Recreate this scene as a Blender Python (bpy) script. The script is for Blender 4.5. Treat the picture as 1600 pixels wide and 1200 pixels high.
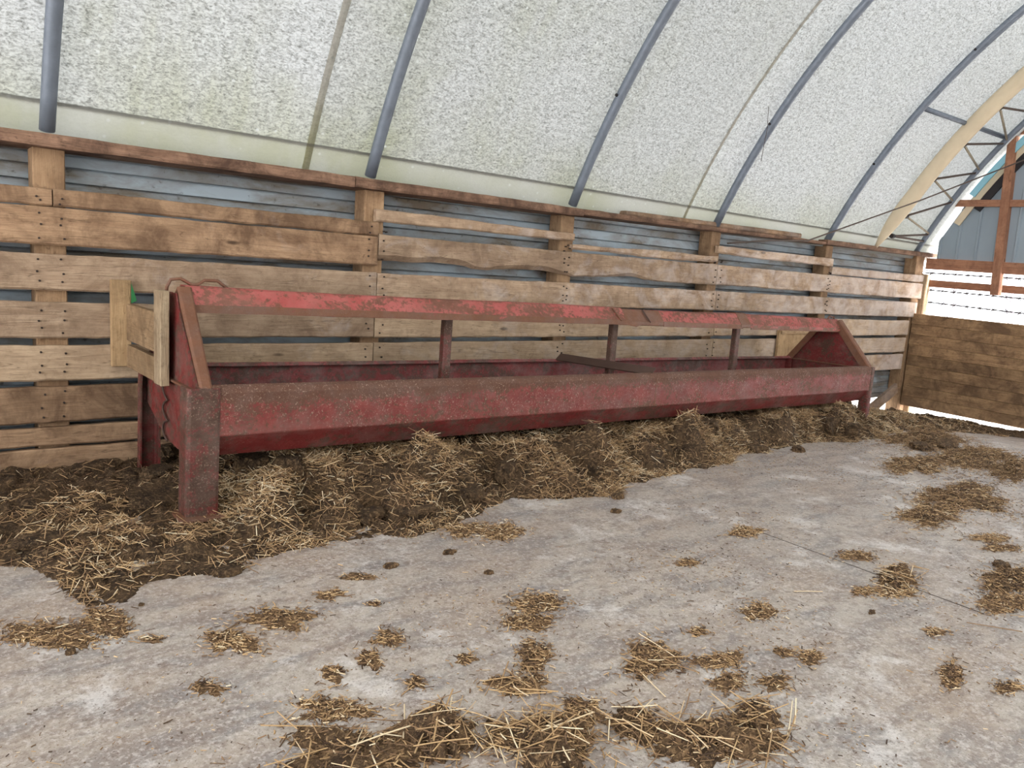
import bpy, bmesh, math, random
import numpy as np
from mathutils import Vector, Matrix

for o in list(bpy.data.objects): bpy.data.objects.remove(o)
SC = bpy.context.scene
COL = SC.collection
random.seed(7); RNG = np.random.default_rng(11)
H = 1.2                                    # camera height above the zero level

# ------------------------------------------------------------------ camera
F_PX, YAW, PITCH, ROLL = 1209.83, math.radians(39.448), math.radians(-8.274), math.radians(3.702)
fw = Vector((math.sin(YAW)*math.cos(PITCH), math.cos(YAW)*math.cos(PITCH), math.sin(PITCH)))
rt = fw.cross(Vector((0, 0, 1))).normalized(); up = rt.cross(fw)
rt, up = (math.cos(ROLL)*rt + math.sin(ROLL)*up, -math.sin(ROLL)*rt + math.cos(ROLL)*up)
cam = bpy.data.cameras.new('camera'); cam.sensor_width = 36; cam.lens = F_PX/1600*36
cam.clip_start = 0.02; cam.clip_end = 500
co = bpy.data.objects.new('camera', cam); COL.objects.link(co)
m3 = Matrix((rt, up, -fw)).transposed().to_4x4(); m3.translation = (0, 0, H)
co.matrix_world = m3
SC.camera = co

# ------------------------------------------------------------------ sky (flat overcast) and exposure
W = bpy.data.worlds.new('overcast'); SC.world = W; W.use_nodes = True
bg = W.node_tree.nodes['Background']
bg.inputs[0].default_value = (0.93, 0.97, 1.0, 1); bg.inputs[1].default_value = 3.2
sun = bpy.data.lights.new('sun', 'SUN'); sun.energy = 30.0; sun.angle = math.radians(40); sun.color = (1, .985, .975)   # sun veiled by thin cloud, over the far slope of the cover
so = bpy.data.objects.new('sun', sun); COL.objects.link(so); so.location = (0, -20, 25)
so.rotation_euler = Vector((.10, .80, -.60)).to_track_quat('-Z', 'Y').to_euler()
SC.view_settings.view_transform = 'Standard'; SC.view_settings.look = 'None'
SC.view_settings.gamma = 1.0; SC.view_settings.use_curve_mapping = False
SC.view_settings.exposure = 0.74

# ------------------------------------------------------------------ pixel helpers
def ray(px, py):
    return rt*((px-800)/F_PX) + up*(-(py-600)/F_PX) + fw
def at_y(px, py, Y): d = ray(px, py)*1.0; s = Y/d.y; return Vector((d.x*s, Y, d.z*s+H))
def at_x(px, py, X): d = ray(px, py)*1.0; s = X/d.x; return Vector((X, d.y*s, d.z*s+H))
def fz(X):                                  # the floor falls gently to the far end
    if X < 7.5: return 0.01-0.0128*(X-1)
    if X < 10.6: return -0.0732-0.085*(X-7.5)
    return -0.3367
fzv = np.vectorize(fz)
def on_floor(px, py):
    d = ray(px, py); z = 0.0
    for _ in range(40):
        s = (z-H)/d.z; z = fz(d.x*s)
    return Vector((d.x*s, d.y*s, z))

# ------------------------------------------------------------------ scene-graph helpers
def tag(o, label=None, cat=None, group=None, kind=None):
    if label: o['label'] = label
    if cat: o['category'] = cat
    if group: o['group'] = group
    if kind: o['kind'] = kind
    return o
def empty(name, loc, label=None, cat=None, group=None, kind=None):
    o = bpy.data.objects.new(name, None); COL.objects.link(o); o.location = loc
    o.empty_display_size = 0.1
    return tag(o, label, cat, group, kind)
def link(name, me, mat, parent=None, smooth=False):
    if mat is not None: me.materials.append(mat)
    o = bpy.data.objects.new(name, me); COL.objects.link(o)
    if parent is not None: o.parent = parent
    if smooth: me.shade_smooth()
    return o
def mesh(name, V, F, mat, parent=None, smooth=False):
    me = bpy.data.meshes.new(name); me.from_pydata([tuple(v) for v in V], [], [tuple(f) for f in F]); me.update()
    bm = bmesh.new(); bm.from_mesh(me); bmesh.ops.recalc_face_normals(bm, faces=bm.faces); bm.to_mesh(me); bm.free()
    return link(name, me, mat, parent, smooth)
def rel(V, o):                              # world points into a mere-translation parent's frame
    return [Vector(v)-o.location for v in V]
def box(name, x0, x1, y0, y1, z0, z1, mat, parent=None, bev=0.004):
    bm = bmesh.new()
    vs = [bm.verts.new((x, y, z)) for x in (x0, x1) for y in (y0, y1) for z in (z0, z1)]
    for f in ((0,1,3,2),(4,6,7,5),(0,4,5,1),(2,3,7,6),(0,2,6,4),(1,5,7,3)): bm.faces.new([vs[i] for i in f])
    if bev: bmesh.ops.bevel(bm, geom=bm.edges[:], offset=bev, segments=1, affect='EDGES')
    bmesh.ops.recalc_face_normals(bm, faces=bm.faces)
    me = bpy.data.meshes.new(name); bm.to_mesh(me); bm.free()
    return link(name, me, mat, parent)
def extrude(name, prof, x0, x1, mat, parent=None, segs=1, closed=True, jig=0.0, caps=True, smooth=False):
    """(y,z) profile swept along x"""
    n = len(prof); V = []; F = []
    for i in range(segs+1):
        x = x0+(x1-x0)*i/segs
        for (y, z) in prof:
            V.append((x, y+random.uniform(-jig, jig), z+random.uniform(-jig, jig)))
    for i in range(segs):
        for j in range(n if closed else n-1):
            k = (j+1) % n
            F.append((i*n+j, i*n+k, (i+1)*n+k, (i+1)*n+j))
    if closed and caps: F.append(tuple(range(n))); F.append(tuple(range(segs*n, segs*n+n)))
    return mesh(name, V, F, mat, parent, smooth)
def tube_vf(path, rad, n=8):
    P = [Vector(p) for p in path]; V = []; F = []
    T = []
    for i in range(len(P)):
        a = P[max(i-1, 0)]; b = P[min(i+1, len(P)-1)]; T.append((b-a).normalized())
    ref = Vector((0, 0, 1)) if abs(T[0].z) < 0.9 else Vector((1, 0, 0))
    N = (ref-T[0]*ref.dot(T[0])).normalized()
    for i, p in enumerate(P):
        N = (N-T[i]*N.dot(T[i])).normalized(); B = T[i].cross(N)
        r = rad[i] if hasattr(rad, '__len__') else rad
        for k in range(n):
            a = 2*math.pi*k/n; V.append(p+(N*math.cos(a)+B*math.sin(a))*r)
    for i in range(len(P)-1):
        for k in range(n):
            l = (k+1) % n; F.append((i*n+k, i*n+l, (i+1)*n+l, (i+1)*n+k))
    F.append(tuple(range(n))); F.append(tuple(range((len(P)-1)*n, len(P)*n)))
    return V, F
def tube(name, path, rad, mat, parent=None, n=8):
    V, F = tube_vf(path, rad, n); o = mesh(name, V, F, mat, parent, True); return o
def join_vf(lst):
    V = []; F = []
    for v, f in lst:
        b = len(V); V += list(v); F += [tuple(i+b for i in q) for q in f]
    return V, F

# ------------------------------------------------------------------ numpy noise
_T = RNG.random((256, 256))
def vnoise(x, y):
    xi = np.floor(x).astype(int); yi = np.floor(y).astype(int); fx = x-xi; fy = y-yi
    fx = fx*fx*(3-2*fx); fy = fy*fy*(3-2*fy)
    a = _T[xi % 256, yi % 256]; b = _T[(xi+1) % 256, yi % 256]; c = _T[xi % 256, (yi+1) % 256]; d = _T[(xi+1) % 256, (yi+1) % 256]
    return (a*(1-fx)+b*fx)*(1-fy)+(c*(1-fx)+d*fx)*fy
def fbm(x, y, o=4):
    x = np.asarray(x, float); y = np.asarray(y, float)
    s = 0; a = .5
    for i in range(o): s = s+a*vnoise(x*2**i+17.3*i, y*2**i+5.1*i); a *= .5
    return s

# ------------------------------------------------------------------ materials
class NT:
    def __init__(s, name):
        s.m = bpy.data.materials.new(name); s.m.use_nodes = True; s.t = s.m.node_tree; s.t.nodes.clear()
        s.out = s.n('ShaderNodeOutputMaterial')
    def n(s, typ, **kw):
        nd = s.t.nodes.new(typ)
        for k, v in kw.items(): setattr(nd, k, v)
        return nd
    def set(s, sock, v):
        if isinstance(v, bpy.types.NodeSocket): s.t.links.new(v, sock)
        else: sock.default_value = (*v, 1) if (isinstance(v, tuple) and len(v) == 3 and sock.type == 'RGBA') else v
    def coord(s, scale=(1, 1, 1), which='Object', rnd=False, loc=(0, 0, 0)):
        tc = s.n('ShaderNodeTexCoord'); v = tc.outputs[which]
        if rnd:
            oi = s.n('ShaderNodeObjectInfo'); mu = s.n('ShaderNodeVectorMath', operation='MULTIPLY_ADD')
            cx = s.n('ShaderNodeCombineXYZ')
            for i in range(3): s.t.links.new(oi.outputs['Random'], cx.inputs[i])
            s.t.links.new(cx.outputs[0], mu.inputs[0]); mu.inputs[1].default_value = (37, 23, 11); s.t.links.new(v, mu.inputs[2]); v = mu.outputs[0]
        mp = s.n('ShaderNodeMapping'); s.t.links.new(v, mp.inputs[0]); mp.inputs['Scale'].default_value = scale; mp.inputs['Location'].default_value = loc
        return mp.outputs[0]
    def noise(s, vec, scale=1, detail=4, rough=.55, dist=0):
        nd = s.n('ShaderNodeTexNoise'); s.t.links.new(vec, nd.inputs['Vector'])
        nd.inputs['Scale'].default_value = scale; nd.inputs['Detail'].default_value = detail; nd.inputs['Roughness'].default_value = rough; nd.inputs['Distortion'].default_value = dist
        return nd.outputs['Fac']
    def voro(s, vec, scale=1, feature='F1', out='Distance', rand=1):
        nd = s.n('ShaderNodeTexVoronoi', feature=feature); s.t.links.new(vec, nd.inputs['Vector']); nd.inputs['Scale'].default_value = scale; nd.inputs['Randomness'].default_value = rand
        return nd.outputs[out]
    def ramp(s, fac, stops):
        nd = s.n('ShaderNodeValToRGB'); s.t.links.new(fac, nd.inputs[0]); e = nd.color_ramp.elements
        while len(e) < len(stops): e.new(.5)
        for el, (p, c) in zip(e, stops):
            el.position = p; el.color = (c, c, c, 1) if isinstance(c, (int, float)) else (*c, 1)
        return nd.outputs[0]
    def mix(s, fac, a, b, mode='MIX'):
        nd = s.n('ShaderNodeMix', data_type='RGBA', blend_type=mode)
        s.set(nd.inputs[0], fac); s.set(nd.inputs[6], a); s.set(nd.inputs[7], b); return nd.outputs[2]
    def math(s, op, a, b=0.0, clamp=False):
        nd = s.n('ShaderNodeMath', operation=op, use_clamp=clamp); s.set(nd.inputs[0], a); s.set(nd.inputs[1], b); return nd.outputs[0]
    def sep(s, vec):
        nd = s.n('ShaderNodeSeparateXYZ'); s.t.links.new(vec, nd.inputs[0]); return nd.outputs
    def bsdf(s, col, rough=.8, metal=0, bump=None, bstr=.3, bdist=.01, spec=.4):
        b = s.n('ShaderNodeBsdfPrincipled'); s.set(b.inputs['Base Color'], col); s.set(b.inputs['Roughness'], rough); s.set(b.inputs['Metallic'], metal)
        s.set(b.inputs['Specular IOR Level'], spec)
        if bump is not None:
            bn = s.n('ShaderNodeBump'); s.t.links.new(bump, bn.inputs['Height']); bn.inputs['Strength'].default_value = bstr; bn.inputs['Distance'].default_value = bdist
            s.t.links.new(bn.outputs[0], b.inputs['Normal'])
        s.t.links.new(b.outputs[0], s.out.inputs[0]); return s.m

def lin(r, g, b):
    f = lambda c: ((c/255+.055)/1.055)**2.4 if c > 10 else c/255/12.92
    return (f(r), f(g), f(b))

def wood(name, dark, mid, light, white=0.0, axis='x', dirt=.4):
    t = NT(name)
    sc = {'x': (1.2, 14, 14), 'y': (14, 1.2, 14), 'z': (14, 14, 1.2)}[axis]
    v = t.coord(sc, rnd=True); vb = t.coord(rnd=True)
    g = t.noise(v, 2.2, 6, .6, .6); g2 = t.noise(v, 9, 4, .6, .3)
    c = t.mix(t.ramp(g, [(.3, 0), (.7, 1)]), mid, light)
    c = t.mix(t.ramp(g2, [(.33, .3), (.6, 0)]), c, dark)
    fl = t.noise(vb, 26, 5, .7); c = t.mix(t.ramp(fl, [(.52, 0), (.72, .5)]), c, dark)
    st = t.noise(t.coord((1.5, 1.5, 2.5), rnd=True), 1.6, 5, .65, .8); c = t.mix(t.ramp(st, [(.5, 0), (.62, .35)]), c, light)
    ck = t.noise(t.coord({'x': (.5, 9, 9), 'y': (9, .5, 9), 'z': (9, 9, .5)}[axis], rnd=True, loc=(4, 4, 4)), 2.0, 3, .5, .9)
    c = t.mix(t.ramp(t.math('ABSOLUTE', t.math('SUBTRACT', ck, .5)), [(.0, .55), (.008, 0)]), c, tuple(q*.4 for q in dark))
    big = t.noise(vb, 3.2, 7, .7, .6)
    c = t.mix(t.math('MULTIPLY', t.ramp(big, [(.42, 0), (.62, 1)]), min(1, dirt*1.5)), c, dark)
    k = t.voro(t.coord({'x': (1.5, 5, 5), 'y': (5, 1.5, 5), 'z': (5, 5, 1.5)}[axis], rnd=True), 1.0)
    c = t.mix(t.ramp(k, [(.035, .85), (.075, 0)]), c, tuple(x*.35 for x in dark))
    if white > 0:                       # pale mould and lime splashes, plus daylight painted in towards the far end
        wv = t.coord((1.3, 1, 1.8)); X = t.sep(t.coord())[0]
        w = t.noise(wv, 3.0, 7, .65, .5)
        xr = t.n('ShaderNodeMapRange'); t.t.links.new(X, xr.inputs[0]); xr.inputs[1].default_value = 1.0; xr.inputs[2].default_value = 9.0; xr.inputs[3].default_value = -.16; xr.inputs[4].default_value = .12
        w = t.math('ADD', w, xr.outputs[0])
        c = t.mix(t.math('MULTIPLY', t.ramp(w, [(.46, 0), (.70, 1)]), white), c, lin(192, 182, 178))
    oi = t.n('ShaderNodeObjectInfo')
    hs = t.n('ShaderNodeHueSaturation'); t.set(hs.inputs['Color'], c)
    t.set(hs.inputs['Value'], t.math('ADD', t.math('MULTIPLY', oi.outputs['Random'], .42), 1.06)); c = hs.outputs[0]
    return t.bsdf(c, .85, bump=t.math('ADD', g2, t.math('MULTIPLY', big, .8)), bstr=.5, bdist=.006, spec=.25)

def steel(name, paint, rust, rustiness=.5, splat=.4, edge=None, dirtc=lin(112, 92, 84), hi=None):
    t = NT(name); v = t.coord()
    n1 = t.noise(t.coord((.8, 1.5, 1.5)), 3.5, 9, .72, .5); n2 = t.noise(v, 38, 5, .7)
    c = t.mix(t.ramp(t.noise(v, 7, 5, .6), [(.35, 0), (.7, 1)]), paint, hi or tuple(min(1, x*1.5) for x in paint))
    r = t.math('ADD', n1, t.math('MULTIPLY', t.math('SUBTRACT', n2, .5), .8))
    if edge is not None:                # rubbed-bare band along an edge of the sheet
        z = t.sep(v)[2]; mr = t.n('ShaderNodeMapRange'); t.t.links.new(z, mr.inputs[0])
        mr.inputs[1].default_value = edge[0]; mr.inputs[2].default_value = edge[1]; mr.inputs[3].default_value = 0; mr.inputs[4].default_value = .32
        r = t.math('ADD', r, mr.outputs[0])
    c = t.mix(t.ramp(r, [(.62-rustiness*.3, 0), (.72-rustiness*.3, 1)]), c, t.mix(t.noise(v, 16, 4), rust, tuple(x*.55 for x in rust)))
    d = t.noise(t.coord((1, 1, 1.4)), 5, 5, .7)
    c = t.mix(t.math('MULTIPLY', t.ramp(d, [(.45, 0), (.7, 1)]), .55), c, dirtc)
    sp = t.noise(t.coord((1, 1, 1), loc=(3, 1, 2)), 105, 5, .75, .6); spm = t.noise(v, 4.2, 3)
    sm = t.math('MULTIPLY', t.ramp(sp, [(.56, 0), (.68, 1)]), t.ramp(spm, [(.36, .2), (.55, 1)]))
    c = t.mix(t.math('MULTIPLY', sm, splat), c, lin(184, 160, 142))
    return t.bsdf(c, t.ramp(r, [(.4, .5), (.7, .85)]), bump=t.math('ADD', n2, sp), bstr=.35, bdist=.004, spec=.35)

M = {}
YC, ZC, RR = -.674, -1.86+H, 5.71           # the hoops' circle, fitted from five of them
A0 = math.asin((0.52+H-ZC)/RR)              # spring angle at the plate
M['board'] = wood('weathered_board', lin(97, 76, 60), lin(143, 119, 98), lin(170, 147, 124), white=.5)
M['board_pale'] = wood('pale_wall_board', lin(110, 88, 69), lin(160, 136, 111), lin(184, 160, 134), white=.35, dirt=.25)
M['board_old'] = wood('old_board', lin(84, 63, 47), lin(128, 101, 78), lin(154, 126, 100), white=.2, dirt=.6)
M['post'] = wood('post_timber', lin(88, 66, 48), lin(134, 106, 80), lin(156, 128, 100), axis='z')
M['plate'] = wood('plate_timber', lin(60, 43, 34), lin(100, 75, 60), lin(132, 104, 86), dirt=.6)
M['fresh_z'] = wood('pale_board', lin(100, 77, 54), lin(150, 122, 90), lin(170, 143, 109), axis='z', dirt=.4)
M['fresh_y'] = wood('pale_plank', lin(92, 71, 50), lin(142, 115, 87), lin(162, 136, 106), axis='y', dirt=.45)
M['grey_z'] = wood('grey_plank', lin(86, 70, 54), lin(138, 116, 92), lin(172, 154, 128), axis='z', dirt=.3)
M['gate'] = wood('gate_plank', lin(72, 54, 40), lin(130, 101, 74), lin(156, 126, 94), axis='y', dirt=.5)
M['girt'] = wood('girt_timber', lin(92, 62, 48), lin(140, 98, 76), lin(160, 118, 94), axis='y', dirt=.3)
M['stud'] = wood('stud_timber', lin(92, 62, 48), lin(140, 98, 76), lin(160, 118, 94), axis='z', dirt=.3)

def plain(name, col, rough=.6, metal=0, var=.25, scale=12, bstr=.2):
    t = NT(name); v = t.coord(rnd=True); n = t.noise(v, scale, 5, .6)
    c = t.mix(n, tuple(x*(1-var) for x in col), tuple(min(1, x*(1+var)) for x in col))
    return t.bsdf(c, rough, metal, bump=n, bstr=bstr, bdist=.004)
M['galv'] = plain('galvanised_pipe', lin(112, 120, 132), .5, .25, .3)
M['dark_iron'] = plain('dark_iron', lin(46, 42, 44), .6, .3)
M['cable'] = plain('cable_steel', lin(86, 74, 68), .7, .1)
M['lattice'] = plain('lattice_bar', lin(150, 140, 122), .6, .1)
M['wrap'] = plain('fabric_wrap', lin(206, 190, 164), .9, 0, .14, 6)
M['bluepoly'] = plain('blue_sheet', lin(140, 190, 206), .6, 0, .2, 4)
M['green'] = plain('green_plastic', lin(40, 110, 60), .6)
M['iron_strap'] = plain('rusty_strap', lin(74, 54, 46), .8)
M['nail'] = plain('nail_iron', lin(50, 38, 32), .8)
M['red_front'] = steel('red_trough_steel', lin(104, 42, 38), lin(106, 72, 57), .34, .85, edge=(.49, .57), hi=lin(132, 62, 57))
M['red_dark'] = steel('red_sheet_steel', lin(98, 30, 29), lin(92, 62, 50), .42, .3, hi=lin(118, 40, 38))
M['red_rail'] = steel('red_rail_steel', lin(154, 68, 64), lin(122, 80, 64), .55, .1, dirtc=lin(136, 94, 82), hi=lin(176, 96, 92))
M['red_in'] = steel('dusty_red_steel', lin(120, 50, 50), lin(112, 84, 76), .5, .5, dirtc=lin(146, 130, 126), hi=lin(150, 80, 80))
M['rust'] = steel('rusty_steel', lin(110, 58, 48), lin(126, 84, 62), 1.1, .2)
M['red_leg'] = steel('red_leg_steel', lin(92, 38, 34), lin(86, 62, 50), .7, .6)

def siding_mat():
    t = NT('siding_sheet'); v = t.coord(rnd=True)
    n = t.noise(t.coord((.7, 1, 2), rnd=True), 2.5, 6, .65, .4); n2 = t.noise(v, 22, 4)
    c = t.mix(t.ramp(n, [(.4, 0), (.66, 1)]), lin(160, 172, 182), lin(112, 100, 86))
    c = t.mix(t.ramp(t.math('ADD', n2, t.math('MULTIPLY', n, .4)), [(.84, 0), (.94, .7)]), c, lin(70, 62, 54))
    return t.bsdf(c, .45, .1, bump=n2, bstr=.1)
M['siding'] = siding_mat()
def gable_mat():
    t = NT('gable_sheet'); n = t.noise(t.coord((1, 1, .3), rnd=True), 3, 4)
    return t.bsdf(t.mix(n, lin(128, 140, 150), lin(158, 170, 180)), .5, .1)
M['gable'] = gable_mat()

def tarp_mat(name, light, darkc, trans, crinkle=1.0):
    t = NT(name); uv = t.coord((1, 1, 1), 'UV')
    n1 = t.noise(t.coord((.75, 1.25, 1), 'UV'), 78, 4, .65, .7)
    n2 = t.noise(uv, 1.1, 5, .6, .3)
    st = t.noise(t.coord((5, .5, 1), 'UV'), 1.6, 4, .6)
    n1b = t.noise(t.coord((.8, 1.2, 1), 'UV'), 30, 4, .7, .6)
    nn = t.math('ADD', t.math('MULTIPLY', n1, .6), t.math('MULTIPLY', n1b, .4))
    c = t.mix(t.math('MULTIPLY', t.ramp(nn, [(.37, 0), (.57, 1)]), crinkle), darkc, light)
    alg = t.math('MULTIPLY', t.ramp(n2, [(.42, 0), (.7, 1)]), t.ramp(st, [(.35, .2), (.7, 1)]))
    alg = t.math('MULTIPLY', alg, t.ramp(t.math('MULTIPLY', t.sep(uv)[0], .1), [(.2, 1), (.6, .25)]))
    X = t.sep(uv)[0]; S = t.sep(uv)[1]
    near = t.ramp(t.math('ABSOLUTE', t.math('SUBTRACT', X, 2.42)), [(0, 1), (.42, 0)])      # algae along the second hoop
    low = t.ramp(t.math('SUBTRACT', S, A0*RR), [(.05, 1), (.55, 0)])                        # and along the foot of the cover
    alg = t.math('ADD', alg, t.math('MULTIPLY', t.math('ADD', t.math('MULTIPLY', near, .9), t.math('MULTIPLY', low, .7)), t.ramp(n2, [(.3, .3), (.6, 1)])), True)
    c = t.mix(t.math('MULTIPLY', alg, .8), c, (.66, .67, .42), 'MULTIPLY')
    pan = t.math('MULTIPLY', t.math('GREATER_THAN', X, 2.03), t.math('LESS_THAN', X, 5.6)); c = t.mix(t.math('MULTIPLY', pan, .22), c, (.5, .5, .45), 'MULTIPLY')
    vd = t.voro(uv, 17); sel = t.voro(uv, 17, out='Color'); selx = t.sep(sel)[0]
    dots = t.math('MULTIPLY', t.ramp(vd, [(.10, 1), (.19, 0)]), t.ramp(selx, [(.55, 0), (.6, 1)]))
    c = t.mix(t.math('MULTIPLY', dots, .75*crinkle), c, (.22, .23, .22))
    tr = t.n('ShaderNodeBsdfTranslucent'); t.set(tr.inputs[0], c)
    df = t.n('ShaderNodeBsdfDiffuse'); t.set(df.inputs[0], t.mix(.6, c, (.6, .6, .58)))
    bn = t.n('ShaderNodeBump'); t.t.links.new(n1, bn.inputs['Height']); bn.inputs['Strength'].default_value = .4; bn.inputs['Distance'].default_value = .006
    t.t.links.new(bn.outputs[0], df.inputs['Normal'])
    mx = t.n('ShaderNodeMixShader'); mx.inputs[0].default_value = trans
    t.t.links.new(df.outputs[0], mx.inputs[1]); t.t.links.new(tr.outputs[0], mx.inputs[2]); t.t.links.new(mx.outputs[0], t.out.inputs[0])
    return t.m
M['tarp'] = tarp_mat('cover_fabric', (.205, .21, .209), (.035, .037, .035), .55)
M['hem'] = tarp_mat('hem_fabric', (.185, .185, .178), (.145, .145, .136), .6, .6)
M['seam'] = tarp_mat('seam_fabric', (.72, .68, .62), (.5, .46, .40), .85, .6)

def concrete():
    t = NT('concrete'); v = t.coord()
    sw = t.n('ShaderNodeMapping'); tc = t.n('ShaderNodeTexCoord'); t.t.links.new(tc.outputs['Object'], sw.inputs[0])
    sw.inputs['Rotation'].default_value = (0, 0, .5); sw.inputs['Scale'].default_value = (1.2, 3.2, 1)
    a = t.noise(v, 1.3, 7, .65, .3); b = t.noise(sw.outputs[0], 2.4, 8, .7, .5); f = t.noise(v, 24, 6, .75, .3); g = t.noise(v, 150, 3, .7); h = t.noise(t.coord(loc=(9, 4, 0)), 60, 5, .75)
    c = t.mix(t.ramp(a, [(.35, 0), (.65, 1)]), lin(166, 157, 150), lin(190, 179, 168))
    c = t.mix(t.math('MULTIPLY', t.ramp(b, [(.46, 0), (.60, 1)]), .72), c, lin(120, 117, 120))
    c = t.mix(t.math('MULTIPLY', t.ramp(t.noise(t.coord(loc=(5, 2, 0)), 2.2, 8, .72), [(.42, 0), (.64, 1)]), .6), c, lin(160, 137, 119))
    c = t.mix(t.math('MULTIPLY', t.ramp(f, [(.48, 0), (.62, 1)]), .7), c, lin(130, 114, 106))
    c = t.mix(t.math('MULTIPLY', t.ramp(h, [(.50, 0), (.62, 1)]), .65), c, lin(208, 198, 194))
    c = t.mix(t.math('MULTIPLY', t.ramp(t.noise(t.coord(loc=(1, 8, 0)), 2.4, 9, .8), [(.54, 0), (.62, 1)]), .6), c, lin(226, 220, 218))
    c = t.mix(t.math('MULTIPLY', t.ramp(g, [(.56, 0), (.68, 1)]), .7), c, lin(92, 72, 58))
    return t.bsdf(c, t.ramp(b, [(.3, .38), (.7, .6)]), bump=t.math('ADD', t.math('ADD', f, h), t.math('MULTIPLY', g, .4)), bstr=.3, bdist=.004, spec=.5)
M['floor'] = concrete()

def manure(name='manure', k=1.0):
    t = NT(name)
    lin = lambda r, g, b: globals()['lin'](min(255, r*k), min(255, g*k), min(255, b*k)); v = t.coord()
    a = t.noise(v, 9, 6, .65); f = t.noise(v, 60, 4, .7, .5); s = t.noise(t.coord((40, 160, 60)), 1, 3, .6, 1.5)
    c = t.mix(t.ramp(a, [(.35, 0), (.65, 1)]), lin(48, 37, 29), lin(92, 72, 53))
    c = t.mix(t.ramp(f, [(.50, 0), (.72, .8)]), c, lin(156, 126, 94))
    c = t.mix(t.ramp(s, [(.6, 0), (.7, .5)]), c, lin(168, 140, 102))
    return t.bsdf(c, .95, bump=t.math('ADD', t.math('ADD', a, f), s), bstr=.9, bdist=.012, spec=.2)
M['manure'] = manure(); M['clod'] = M['manure']; M['chaffbed'] = manure('chaff_bed', 1.4); M['bigbed'] = manure('heap_bed', 1.2)
def straw_mat():
    t = NT('straw'); at = t.n('ShaderNodeAttribute'); at.attribute_name = 'tone'
    c = t.ramp(at.outputs['Fac'], [(0, lin(74, 54, 40)), (.35, lin(142, 110, 80)), (.7, lin(204, 168, 122)), (1, lin(244, 226, 194))])
    return t.bsdf(c, .6, spec=.4)
M['straw'] = straw_mat()
M['outground'] = plain('pale_ground', lin(212, 206, 200), .95, 0, .2, 2)
M['bark'] = plain('bare_bark', lin(120, 116, 122), .9)

# ------------------------------------------------------------------ STRUCTURE: floor and ground outside
xs = np.concatenate([np.linspace(-6, 7.5, 28), np.linspace(7.6, 10.25, 28)])
prof = [(x, fz(x)) for x in xs]
V = []; F = []
for x, z in prof:
    V += [(x, -6.2, z), (x, 4.72, z), (x, 4.72, z-.15), (x, -6.2, z-.15)]
for i in range(len(prof)-1):
    for j in range(4):
        k = (j+1) % 4; F.append((i*4+j, i*4+k, (i+1)*4+k, (i+1)*4+j))
F += [(0, 1, 2, 3), tuple(len(V)-4+i for i in range(4))]
floor = tag(mesh('floor', V, F, M['floor']), 'pale grey concrete floor stained with manure and scattered straw', kind='structure')
# saw joint in the slab
p0, p1 = on_floor(1190, 832), on_floor(1362, 895)
a = Vector(p0); b = Vector(p1)+(Vector(p1)-Vector(p0))*.8; nrm = (b-a).cross(Vector((0, 0, 1))).normalized()*.0022
mesh('slab_joint', [a-nrm+Vector((0,0,.0008)), a+nrm+Vector((0,0,.0008)), b+nrm+Vector((0,0,.0012)), b-nrm+Vector((0,0,.0012)), a-nrm-Vector((0,0,.01)), a+nrm-Vector((0,0,.01)), b+nrm-Vector((0,0,.01)), b-nrm-Vector((0,0,.01))],
     [(0,1,2,3),(4,7,6,5),(0,4,5,1),(2,6,7,3),(0,3,7,4),(1,5,6,2)], M['nail'], floor)
g = 60; V = []; F = []
gx = np.concatenate([np.linspace(-60, 4, 6), np.linspace(10.0, 90, 24)]); gy = np.linspace(-70, 70, 30)
gx = np.linspace(-60, 120, 41); gy = np.linspace(-80, 80, 31)
for x in gx:
    for y in gy: V.append((x, y, -.42 + .12*math.sin(x*.21)*math.cos(y*.17) - (0.0 if abs(x-10) < 25 else 0)))
for i in range(len(gx)-1):
    for j in range(len(gy)-1):
        n = len(gy); F.append((i*n+j, (i+1)*n+j, (i+1)*n+j+1, i*n+j+1))
tag(mesh('outside_ground', V, F, M['outground']), 'bright pale ground outside seen below and above the gate', kind='structure')

# ------------------------------------------------------------------ STRUCTURE: arched cover
def arc(ang, r=RR): return (YC+r*math.cos(ang), ZC+r*math.sin(ang))
def arc_sheet(name, x0, x1, a0, a1, r, mat, parent=None, nx=8, na=60, sag=0.0):
    V = []; F = []; UV = []
    for i in range(nx+1):
        x = x0+(x1-x0)*i/nx
        for j in range(na+1):
            a = a0+(a1-a0)*j/na
            rr = r
            y, z = arc(a, rr); V.append((x, y, z)); UV.append((x, a*RR))
    for i in range(nx):
        for j in range(na):
            k = i*(na+1)+j; F.append((k, k+1, k+na+2, k+na+1))
    me = bpy.data.meshes.new(name); me.from_pydata(V, [], F); me.update()
    ul = me.uv_layers.new(name='UVMap')
    for l in me.loops: ul.data[l.index].uv = UV[l.vertex_index]
    return link(name, me, mat, parent, True)
cover = tag(arc_sheet('ceiling', -5.5, 10.75, A0+.022, math.pi-A0+.012, RR+.055, M['tarp'], nx=40, na=90),
            'white translucent fabric cover arched over the barn, speckled with grime', kind='structure')
arc_sheet('hem_strip', -5.5, 10.7, A0-.011, A0+.026, RR+.048, M['hem'], cover, nx=40, na=3)
for sx, w in ((2.03, .045), (5.60, .035), (-1.6, .045)):
    arc_sheet('seam_strip', sx-w/2, sx+w/2, A0-.010, math.pi-A0, RR+.047, M['seam'], cover, nx=1, na=80)

# ------------------------------------------------------------------ STRUCTURE: boarded side wall
wl = empty('wall_left', (0, 4.7, 0)); tag(wl, 'side wall of weathered horizontal boards nailed to square posts over grey siding', kind='structure')
def zc(z): return z+H
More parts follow.
